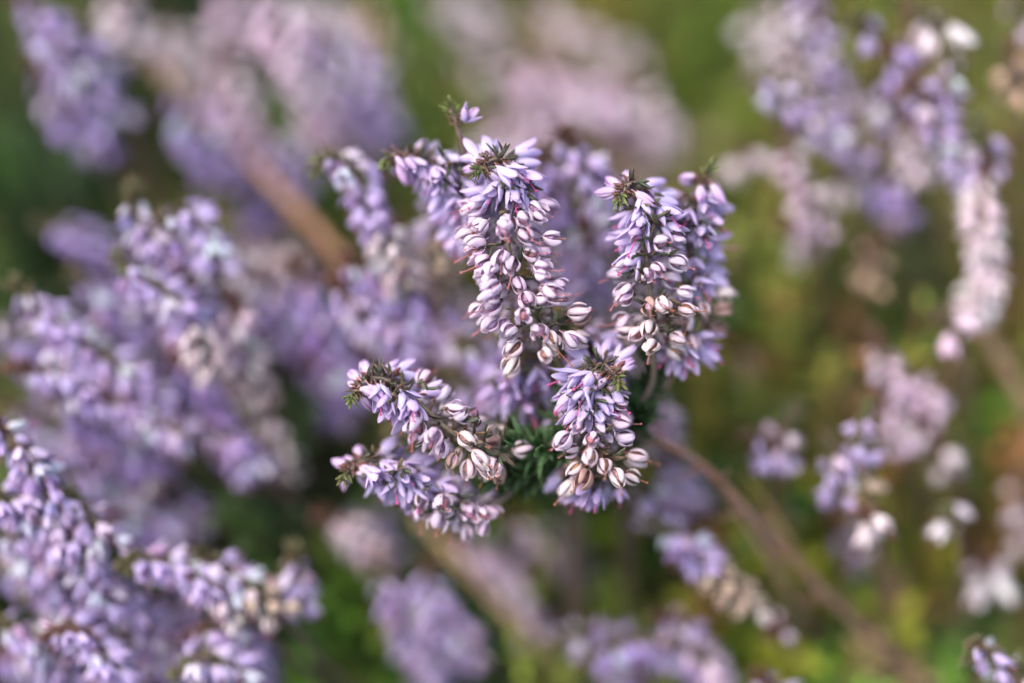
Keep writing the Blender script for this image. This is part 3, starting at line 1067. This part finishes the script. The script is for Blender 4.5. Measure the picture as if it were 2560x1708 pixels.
  ([(540, 590, 16.9), (590, 640, 16.9), (640, 740, 17.1), (690, 850, 17.3)], 26, X('pale'),
   'pale grey-pink sprig behind the rounded lilac arch at the left'),
  ([(430, 880, 16.7), (490, 950, 16.7), (560, 1010, 16.8), (640, 1060, 17)], 26, Q('violet', 'pale', .6),
   'violet and pale sprig above the long violet row at the left'),
  ([(760, 880, 16.8), (800, 950, 16.9), (850, 1040, 17.1)], 18, X('violet'),
   'violet blur touching the tip of the sharp arching sprig'),
  ([(130, 980, 16.0), (220, 1050, 16.1), (310, 1110, 16.3), (390, 1180, 16.5)], 30, X('violet'),
   'violet row crossing under the middle dense row at the left'),
  ([(20, 1130, 16.3), (110, 1150, 16.4), (220, 1210, 16.6), (320, 1280, 16.8)], 26, X('violet'),
   'shaded violet sprig behind the red-brown stem at the left'),
  ([(270, 1290, 16.4), (340, 1300, 16.5), (420, 1340, 16.7)], 16, X('violet'),
   'small violet sprig just above the tip of the soft nodding one'),
  ([(60, 1480, 16.0), (130, 1500, 16.0), (220, 1560, 16.2), (300, 1640, 16.4)], 26, X('violet'),
   'violet sprig behind the red-brown tip in the bottom left corner'),
  ([(330, 1520, 16.5), (420, 1540, 16.5), (500, 1600, 16.7)], 20, X('violet'),
   'shaded violet sprig under the soft nodding one at lower left'),
  ([(690, 430, 18.2), (650, 500, 18.3), (640, 590, 18.6)], 18, X('violet'),
   'dim violet blur left of the long brown stalk'),
  ([(960, 900, 17.5), (1010, 960, 17.6), (1080, 1030, 17.9)], 18, X('pale'),
   'pale blur right above the arching sharp sprig'),
  ([(1100, 700, 17.0), (1150, 760, 17.0), (1200, 850, 17.3)], 18, X('pale'),
   'pale blur beside the lower half of the longest sprig'),
  ([(-40, 1300, 15.9), (40, 1350, 15.9), (110, 1430, 16.0), (170, 1520, 16.2)], 26, X('lilac'),
   'lilac row left of the red-brown stem near the bottom left corner'),
  ([(-20, 1560, 15.8), (50, 1570, 15.8), (120, 1640, 15.9), (180, 1720, 16.1)], 24, X('lilac'),
   'lilac sprig cut by the left edge just above the bottom left corner'),
  ([(220, 1470, 16.0), (290, 1490, 16.0), (370, 1560, 16.2), (430, 1640, 16.4)], 24, X('lilac'),
   'lilac sprig squeezed between the soft nodding one and the corner sprig'),
  ([(470, 1590, 15.9), (540, 1570, 15.9), (600, 1620, 16.0), (640, 1700, 16.2)], 22, X('lilac'),
   'lilac arch near the bottom edge under the cream end of the soft sprig'),
  ([(1380, 1620, 16.5), (1440, 1580, 16.5), (1510, 1620, 16.7), (1560, 1700, 16.9)], 22, X('lilac'),
   'lilac arch at the bottom edge left of the lying violet sprig'),
  ([(1640, 1540, 16.4), (1690, 1560, 16.4), (1730, 1620, 16.6)], 14, X('lilac'),
   'small lilac clump above the lying violet sprig at the bottom'),
  ([(850, 1260, 17.6), (930, 1300, 17.7), (1000, 1380, 18)], 18, X('violet'),
   'dim violet blur under the lower left-pointing sprig'),
]
FAR = [
  ([(250, -40, 18.6), (300, 20, 18.8), (330, 120, 19.2)], 14, X('pale'), 'pale blur at the top edge right of the corner sprig'),
  ([(560, -60, 19.4), (580, 20, 19.5), (590, 110, 19.8)], 16, X('pink'), 'pink spray at the top edge left of the bright falling sprig'),
  ([(770, -40, 18.8), (800, 40, 18.9), (850, 120, 19.2)], 20, X('pale'), 'pale spray at the top edge right of the bright falling sprig'),
  ([(500, 260, 19.0), (560, 330, 19.1), (640, 420, 19.4)], 20, X('pink'), 'pink spray crossing the long brown stalk'),
  ([(660, 300, 18.9), (690, 380, 19), (740, 480, 19.3)], 18, X('lilac'), 'lilac spray low under the bright falling sprig'),
  ([(1080, -40, 21), (1150, 20, 21), (1230, 80, 21.4)], 16, X('pale'), 'pale spray at the top edge over the lone green shoot'),
  ([(1300, 120, 19.6), (1340, 200, 19.6), (1390, 300, 20)], 26, X('pink'), 'pink spray left beside the bright cloud of bells'),
  ([(1560, 210, 19.4), (1620, 290, 19.5), (1650, 380, 19.9)], 18, X('pale'), 'pale spray ending the bright cloud of bells on its right'),
  ([(1200, 300, 19.4), (1230, 380, 19.5), (1240, 480, 19.8)], 22, X('pale'), 'pale pink spray behind the top of the longest sprig'),
  ([(80, 150, 18), (150, 250, 18.1), (230, 350, 18.5)], 16, X('violet'), 'dim violet spray under the corner sprig at the top left'),
  # top left and top middle
  ([(30, -20, 17.4), (110, 60, 17.5), (180, 170, 17.7), (290, 290, 18.2)], 34, X('lilac'), 'blurred lilac sprig slanting in at the top left corner'),
  ([(210, 40, 17.6), (225, 110, 17.8), (260, 200, 18.2)], 10, X('violet'), 'small violet blur beside the top left corner sprig'),
  ([(420, 215, 18.3), (470, 290, 18.4), (520, 370, 18.5), (560, 440, 18.8)], 30, X('violet'), 'blurred violet finger under the long brown stalk at the top left'),
  ([(400, 40, 20.5), (450, 110, 20.7), (520, 180, 21)], 16, X('pale'), 'faint grey-pink blur above the long brown stalk'),
  ([(660, -60, 18.2), (700, 60, 18.3), (760, 190, 18.6), (830, 330, 19.2)], 46, X('pink'), 'broad bright pink-lilac sprig falling from the top edge, left of centre'),
  ([(545, 140, 19.2), (580, 240, 19.3), (620, 350, 19.6)], 24, X('pink'), 'blurred pink sprig between the brown stalk and the bright falling one'),
  ([(800, 60, 18.8), (880, 160, 18.9), (930, 260, 19.2), (960, 360, 19.6)], 36, X('lilac'), 'blurred lilac sprig right of the bright falling one'),
  ([(760, 250, 19.6), (830, 340, 19.8), (900, 420, 20)], 22, Q('pale', 'peach', .4), 'tan and pink blur above the furthest left lilac sprig'),
  ([(1120, 150, 20.6), (1200, 150, 20.7), (1260, 230, 21), (1300, 340, 21.4)], 14, X('pale'), 'pale pink round blurs above the lone green shoot'),
  ([(1260, 260, 19.8), (1310, 330, 19.9), (1330, 450, 20.1), (1350, 560, 20.4)], 40, X('pink'), 'broad pale pink column rising behind the longest sprig'),
  ([(1330, -30, 21), (1420, 60, 21), (1500, 110, 21.2), (1570, 170, 21.5)], 26, X('pale'), 'washed pale pink blur at the top edge, right of centre'),
  ([(1390, 170, 19.2), (1450, 220, 19.2), (1530, 260, 19.4), (1600, 310, 19.8)], 44, X('pink'), 'bright pink-lilac cloud of bells at the top, right of centre'),
  ([(1480, 330, 20.2), (1560, 400, 20.3), (1600, 520, 20.6)], 22, X('peach'), 'peach coloured blur behind the nodding rosette'),
  ([(920, -20, 21.5), (900, 60, 21.5), (940, 150, 22)], 18, X('peach'), 'tan blur at the top edge, left of centre'),
  ([(1060, 560, 19.5), (1040, 650, 19.6), (1090, 760, 20)], 24, X('cream'), 'cream blur in the hollow left of the longest sprig'),
  ([(620, 600, 19.2), (690, 640, 19.3), (740, 720, 19.6)], 20, X('pale'), 'grey-pink blur below the long brown stalk'),
  # top right
  ([(1990, -80, 17.8), (2040, 60, 17.9), (2085, 200, 18.1), (2120, 320, 18.4)], 40, X('lilac'), 'left of the blurred pink fingers hanging from the top right edge'),
  ([(1930, -40, 18.2), (1960, 80, 18.3), (2000, 200, 18.6)], 22, X('pale'), 'faint pink finger left of the brighter one at the top right'),
  ([(1865, 200, 17.2), (1930, 220, 17.2), (2010, 280, 17.4), (2080, 340, 17.6), (2160, 390, 17.9)], 38, X('lilac'), 'bright lilac-pink sprig pointing left in the upper right'),
  ([(1960, 320, 17.5), (1985, 400, 17.5), (2015, 490, 17.6), (2050, 570, 18)], 26, X('pink'), 'pale pink finger hanging below the left-pointing sprig'),
  ([(2140, 55, 17.0), (2160, 65, 17.1), (2200, 130, 17.6)], 2, X('lilac'), 'single round lilac blur at the top right'),
  ([(2220, 120, 17.2), (2240, 135, 17.3), (2290, 220, 17.9)], 2, X('violet'), 'single round violet blur at the top right'),
  ([(2305, 40, 17.0), (2340, 60, 17.0), (2375, 70, 17.2), (2400, 150, 17.5)], 4, X('pale'), 'pair of pale bells at the top right above the arching sprig'),
  ([(2375, 115, 16.9), (2370, 190, 16.9), (2360, 260, 17.0), (2370, 340, 17.2)], 20, X('lilac'), 'upright bright lilac sprig at the upper right'),
  ([(2260, 230, 16.9), (2290, 205, 16.9), (2330, 290, 17.0), (2390, 380, 17.1), (2440, 470, 17.3)], 34, X('lilac'), 'lilac sprig arching over at the upper right'),
  ([(2150, 190, 17.6), (2190, 240, 17.7), (2240, 320, 18)], 16, X('lilac'), 'pink cluster left of the arching lilac sprig at the upper right'),
  ([(2270, 290, 17.7), (2280, 360, 17.8), (2290, 440, 18)], 20, X('pale'), 'pale pink sprig inside the arch at the upper right'),
  ([(2170, 400, 18.0), (2200, 470, 18.0), (2250, 540, 18.3)], 22, X('violet'), 'violet blur under the arch at the upper right'),
  ([(2445, 300, 16.8), (2455, 340, 16.9), (2480, 400, 17.2)], 8, X('lilac'), 'few lilac bells on top of the long pink spike at the right edge'),
  ([(2460, 400, 17.0), (2455, 520, 17.0), (2465, 640, 17.1), (2455, 740, 17.2), (2430, 800, 17.3)], 62, X('pale'), 'long dense pale pink spike at the right edge'),
  ([(2525, 100, 17.4), (2535, 170, 17.4), (2560, 260, 17.8)], 9, X('peach'), 'peach coloured sprig at the right edge near the top'),
  ([(2525, -20, 17.6), (2550, 30, 17.6), (2600, 100, 18)], 8, X('pink'), 'pink blur in the top right corner'),
  ([(1860, 370, 18.3), (1870, 385, 18.4), (1900, 460, 19)], 2, X('pale'), 'single grey-pink round blur on the green at the upper right'),
  ([(1950, 580, 18.2), (1990, 570, 18.2), (2020, 640, 18.5)], 12, X('pink'), 'round pink blur on the green, right of the sharp branch'),
  ([(2090, 440, 18.2), (2110, 460, 18.3), (2150, 540, 18.7)], 4, X('pale'), 'small pale round blur under the pink finger'),
  ([(1900, -20, 19.5), (1890, 70, 19.6), (1930, 160, 20)], 12, X('pale'), 'tan-pink round blurs at the top, right of the bright green patch'),
  ([(2270, 20, 17.6), (2280, 90, 17.6), (2300, 170, 17.8)], 9, X('pink'), 'loose pink bells between the round blurs at the top right'),
  ([(2210, 600, 18.2), (2180, 640, 18.2), (2170, 720, 18.5)], 8, X('peach'), 'tan blur on the green between the two upper right pink fingers and the gap'),
  ([(2300, 1050, 17.4), (2330, 1100, 17.5), (2380, 1180, 17.8)], 8, X('pale'), 'grey-pink blur below the right lilac-pink finger'),
  ([(1830, 900, 19.6), (1870, 880, 19.6), (1900, 950, 20)], 9, X('peach'), 'tan round blur in the dark gap right of the sharp branch'),
  # right middle and lower right
  ([(2185, 840, 17.2), (2210, 910, 17.2), (2270, 960, 17.3), (2350, 1040, 17.5)], 36, X('pink'), 'right of the lilac-pink fingers at the right, over the green'),
  ([(2190, 960, 17.4), (2220, 1020, 17.4), (2270, 1110, 17.6)], 22, X('pink'), 'left of the lilac-pink fingers at the right, over the green'),
  ([(1870, 1090, 16.8), (1920, 1110, 16.8), (1940, 1160, 17.1)], 12, X('lilac'), 'left half of the heart-shaped lilac blur on the right'),
  ([(1985, 1020, 16.8), (1965, 1070, 16.8), (1950, 1140, 17.1)], 10, X('pink'), 'right half of the heart-shaped lilac blur on the right'),
  ([(2165, 1010, 16.4), (2150, 1080, 16.4), (2150, 1160, 16.5), (2180, 1250, 16.6)], 18, Q('lilac', 'cream', .7), 'upright lilac sprig right of the heart-shaped blur'),
  ([(2070, 1090, 16.5), (2090, 1170, 16.5), (2110, 1250, 16.7)], 16, X('lilac'), 'lilac sprig between the heart-shaped blur and the upright one'),
  ([(2150, 1280, 16.3), (2175, 1290, 16.3), (2200, 1350, 16.6)], 3, X('pale'), 'single white bell below the upright lilac sprig'),
  ([(2355, 1275, 16.7), (2375, 1290, 16.7), (2400, 1380, 17.0)], 3, X('pale'), 'single round white bell on the green at the lower right'),
  ([(2355, 795, 16.8), (2375, 810, 16.8), (2410, 880, 17.1)], 2, X('pink'), 'single round pink bell left of the long pink spike'),
  ([(2460, 1400, 17.6), (2470, 1440, 17.7), (2520, 1520, 18)], 6, X('pale'), 'faint grey bell near the lower right edge'),
  ([(2080, 1280, 18.0), (2110, 1330, 18.1), (2160, 1400, 18.4)], 12, X('violet'), 'dim lilac blur beside the red-brown stem at the lower right'),
  ([(2420, 1640, 15.7), (2450, 1610, 15.7), (2500, 1660, 15.8), (2560, 1740, 16)], 22, X('lilac'), 'lilac sprig in the bottom right corner'),
  ([(2560, 1660, 15.7), (2570, 1700, 15.8), (2600, 1780, 16)], 12, X('pink'), 'pink clump at the very bottom right corner'),
  ([(2555, 1180, 18), (2545, 1280, 18), (2580, 1380, 18.4)], 12, X('pale'), 'faint pink blur at the right edge, lower half'),
]
sd = 40
for pts, n, kinds, label in MID:
    sd += 1
    back = kinds[-1][2] == 'violet' and pts[0][0] < 860
    pts = [(a, b_, 15.12 + (c - 15) * (1.0 if pts[0][0] < 860 else 1.12) + (.35 if back else 0)) for a, b_, c in pts]
    sprig(pts, label, n=n if n < 8 else int(n * 1.5), kinds=kinds, seed=sd, droop=.5, size=.50, rad=.7, minlen=.045, reach=.03, flowered=1.0 if n > 7 else .35, start=.02 if n < 8 else .08)
for pts, n, kinds, label in FAR:
    sd += 1
    pts = [(a, b_, 15 + (c - 15) * (.78 if pts[0][0] > 1700 else .86)) for a, b_, c in pts]
    sprig(pts, label, n=n if n < 8 else int(n * (.72 if pts[0][0] > 1700 else 1.15)), kinds=kinds, seed=sd, droop=.4, bend=.2, size=(.52 if pts[0][0] < 1700 else .46) if n > 7 else .8, rad=.75 if pts[0][0] < 1700 else .6, minlen=.09 if pts[0][0] < 1700 else .03, dark=kinds[-1][2] == 'violet', reach=.04, flowered=1.0 if n > 7 else .35, start=.02 if n < 8 else .08, r0=.02, r1=.035,
          stemcol=(.17, .10, .06, 1))


# ------------------------------------------------------------------ bare stalks and grass
def stalk(pts, label, r0, r1, col, name="woody_stalk", cat="stalk"):
    P = [at(*q) for q in pts]
    full = catmull(P, 30)
    base = full[-1].copy()
    m = MB()
    k = len(full)
    m.add(*tube([q - base for q in full], [(r0 + (r1 - r0) * i / (k - 1)) * (1 + .15 * noise.noise(full[i] * 4)) for i in range(k)], 8))
    for i in range(4, k - 3, 5):                  # leaf scars
        t = (full[i + 1] - full[i]).normalized()
        sdv = t.orthogonal().normalized()
        sdv = sdv * math.cos(i) + t.cross(sdv) * math.sin(i)
        c = full[i] - base
        m.add(*tube([c, c + sdv * r1 * 1.5 - t * .03, c + sdv * r1 * 1.9 - t * .09], [r1 * .5, r1 * .35, r1 * .15], 5))
    o = obj(name, m.mesh(name, [M_STEM]), None, base, color=col)
    o['label'] = label
    o['category'] = cat
    return o


stalk([(300, 60, 18.9), (430, 210, 18.6), (600, 380, 18.3), (760, 540, 18.1), (860, 660, 18.0), (960, 800, 18.3), (1040, 960, 19.0), (1080, 1100, 20.5), (1110, 1250, 23)],
      'long blurred brown stalk slanting down from the top left', .065, .08, (.30, .16, .09, 1))
stalk([(2440, 790, 17.4), (2490, 880, 17.5), (2550, 990, 17.7), (2620, 1120, 18.2), (2680, 1300, 20)],
      'tan stalk below the long pink spike at the right edge', .07, .09, (.42, .25, .13, 1))
stalk([(1040, 1290, 17.6), (1140, 1400, 17.6), (1260, 1530, 17.7), (1380, 1650, 18), (1480, 1800, 19), (1520, 1900, 20.5)],
      'tan stalk slanting under the broad pink sprig at the bottom', .06, .08, (.36, .25, .12, 1))
stalk([(2060, 690, 19.6), (2120, 800, 19.6), (2170, 900, 19.8), (2220, 1020, 20.2), (2260, 1160, 22)],
      'blurred orange-brown stalk on the green, right of the sharp branch', .11, .12, (.45, .20, .09, 1))
stalk([(2200, 1420, 17.9), (2240, 1500, 18), (2280, 1600, 18.2), (2300, 1720, 19)],
      'thin red-brown stalk crossing the green at the lower right', .04, .05, (.33, .14, .08, 1))
stalk([(2585, 1080, 17.6), (2540, 1200, 17.7), (2520, 1330, 18), (2500, 1480, 19)],
      'rusty stalk at the right edge above the lower right corner', .05, .06, (.36, .15, .05, 1))
stalk([(1640, 1290, 18.8), (1740, 1360, 18.8), (1820, 1420, 19), (1900, 1560, 20.5)],
      'tan stalk behind the cream-belled sprig', .06, .08, (.40, .27, .13, 1))


def grass(pts, label, wd, col):
    P = catmull([at(*q) for q in pts], 16)
    base = P[-1].copy()
    m = MB()
    k = len(P)
    V, U = [], []
    for i, q in enumerate(P):
        t = (P[min(i + 1, k - 1)] - P[max(i - 1, 0)]).normalized()
        s = t.cross(fwd).normalized()
        nn = s.cross(t)
        wv = wd * math.sin(math.pi * (0.04 + 0.5 * min(1, i / (k - 1) * 1.6)))
        for a, b in ((-1, .25), (0, -.15), (1, .25), (0, -.32)):
            V.append(q - base + s * wv * a + nn * wv * b)
            U.append((.5, i / (k - 1)))
    F = []
    for i in range(k - 1):
        for j in range(4):
            a, b = i * 4 + j, i * 4 + (j + 1) % 4
            F.append((a, b, b + 4, a + 4))
    m.add(V, F, U)
    o = obj("grass_blade", m.mesh("grass_blade", [M_CUP]), None, base, color=col)
    o['label'] = label
    o['category'] = 'grass'


grass([(1850, 1180, 16.5), (1910, 1250, 16.6), (1960, 1330, 16.8), (2010, 1430, 17.2), (2080, 1620, 19.5), (2120, 1700, 22)],
      'dry straw blade just right of the red-brown stem', .045, (.52, .38, .17, 1))
grass([(1800, 1215, 16.4), (1850, 1290, 16.5), (1920, 1390, 16.8), (1980, 1500, 17.4), (2040, 1660, 19.5), (2080, 1760, 22)],
      'pale pinkish straw blade just left of the red-brown stem', .06, (.56, .38, .26, 1))


# ------------------------------------------------------------------ green shoots without flowers
def shoot(pts, label, seed, n=66, col=(.05, .11, .035), big=1.0):
    rng = random.Random(seed)
    P = [at(*q) for q in pts]
    b = P[-1]
    body = Path(catmull(P, 14))
    g = Vector((b.x + .2, b.y + .6, ground_z(b.x + .2, b.y + .6) - .5))
    full = catmull(P + [b.lerp(g, .5), g], 26)
    base = full[-1].copy()
    root = obj("green_shoot", None, None, base)
    root['label'], root['category'], root['group'] = label, 'shoot', 'leafy heather shoots without flowers'
    m = MB()
    m.add(*tube([q - base for q in full], [.02 + .018 * i / len(full) for i in range(len(full))], 5))
    obj("stem", m.mesh("stem", [M_STEM]), root, color=(.12, .08, .05, 1))
    m = MB()
    for i in range(n):
        c, t = body.at(body.L * (i + rng.random()) / n)
        sdv = t.orthogonal().normalized()
        a = i * 2.4
        rv = sdv * math.cos(a) + t.cross(sdv) * math.sin(a)
        d = (rv * rng.uniform(.5, 1) - t * rng.uniform(.4, 1)).normalized()
        V, F, U = blade(3, 2, rng=rng, **leaf_args(rng.uniform(.16, .30) * big, rng.uniform(.028, .04) * big, .2, rng))
        m.add(V, F, U, M=Matrix.Translation(c - base) @ basis(d, rng.uniform(0, 6)).to_matrix().to_4x4())
    k = rng.uniform(.8, 1.25)
    o = obj("leaf_cover", m.mesh("leaf_cover", [M_LEAF]), root, color=(col[0] * k, col[1] * k, col[2] * k, .1))
    o['kind'] = 'stuff'


DG, MG, YG = (.035, .095, .03), (.07, .15, .035), (.15, .20, .03)
for i, (pts, label, col) in enumerate([
    ([(1265, 1080, 15.5), (1330, 1105, 15.55), (1420, 1100, 15.7)], 'dark green leafy shoot between the arching sprig and the lower centre sprig', DG),
    ([(1290, 1110, 15.2), (1360, 1120, 15.25), (1440, 1105, 15.4)], 'dark green leaves covering the stem right of the arching sprig', DG),
    ([(1250, 1190, 15.35), (1320, 1175, 15.4), (1420, 1130, 15.5)], 'dark green leaves along the stem of the lower left-pointing sprig', DG),
    ([(1420, 1000, 15.3), (1410, 1060, 15.4), (1450, 1110, 15.6)], 'dark green leafy shoot left beside the lower centre sprig', DG),
    ([(1345, 1210, 15.6), (1360, 1150, 15.65), (1400, 1100, 15.75)], 'small dark green leaves hanging below the branch joint', DG),
    ([(1360, 800, 15.7), (1420, 880, 15.75), (1450, 960, 15.8)], 'green leafy shoot behind the foot of the longest sprig', MG),
    ([(1640, 880, 15.6), (1620, 960, 15.7), (1580, 1060, 15.8)], 'green leafy shoot right of the lower centre head', DG),
    ([(1600, 1010, 15.5), (1590, 1060, 15.6), (1560, 1100, 15.8)], 'dark green leaves right of the seed bells at lower centre', DG),
    ([(760, 1000, 17.0), (740, 1100, 17.1), (700, 1220, 17.4)], 'deep green shoot left of the sharp arching sprig', DG),
    ([(640, 1230, 17.2), (700, 1300, 17.3), (780, 1380, 17.6)], 'deep green shoot left below the left-pointing sprigs', DG),
    ([(560, 1280, 17.0), (620, 1330, 17.1), (700, 1400, 17.4)], 'green shoot above the small lone lilac sprig', MG),
    ([(60, 330, 19.5), (90, 420, 19.6), (150, 520, 20)], 'dark green shoot in the gap at the left edge', DG),
    ([(180, 380, 19.5), (200, 470, 19.6), (240, 560, 20)], 'green shoot beside the dark gap at the left', DG),
    ([(2330, 560, 18.5), (2330, 640, 18.6), (2350, 740, 19)], 'green shoot left of the long pink spike', MG),
    ([(2090, 600, 19.2), (2060, 700, 19.3), (2040, 820, 19.6)], 'bright green shoot beside the orange-brown stalk', YG),
    ([(1990, 800, 18.8), (1960, 860, 18.9), (1930, 960, 19.2)], 'deep green shoot in the middle of the right-hand gap', DG),
    ([(2240, 1240, 18), (2230, 1330, 18), (2260, 1450, 18.4)], 'bright green shoot right of the single white bell', YG),
    ([(2480, 1500, 17.6), (2450, 1580, 17.7), (2440, 1680, 18)], 'green shoot above the bottom right corner sprig', MG),
]):
    shoot(pts, label, 900 + i, col=col, big=1.15)
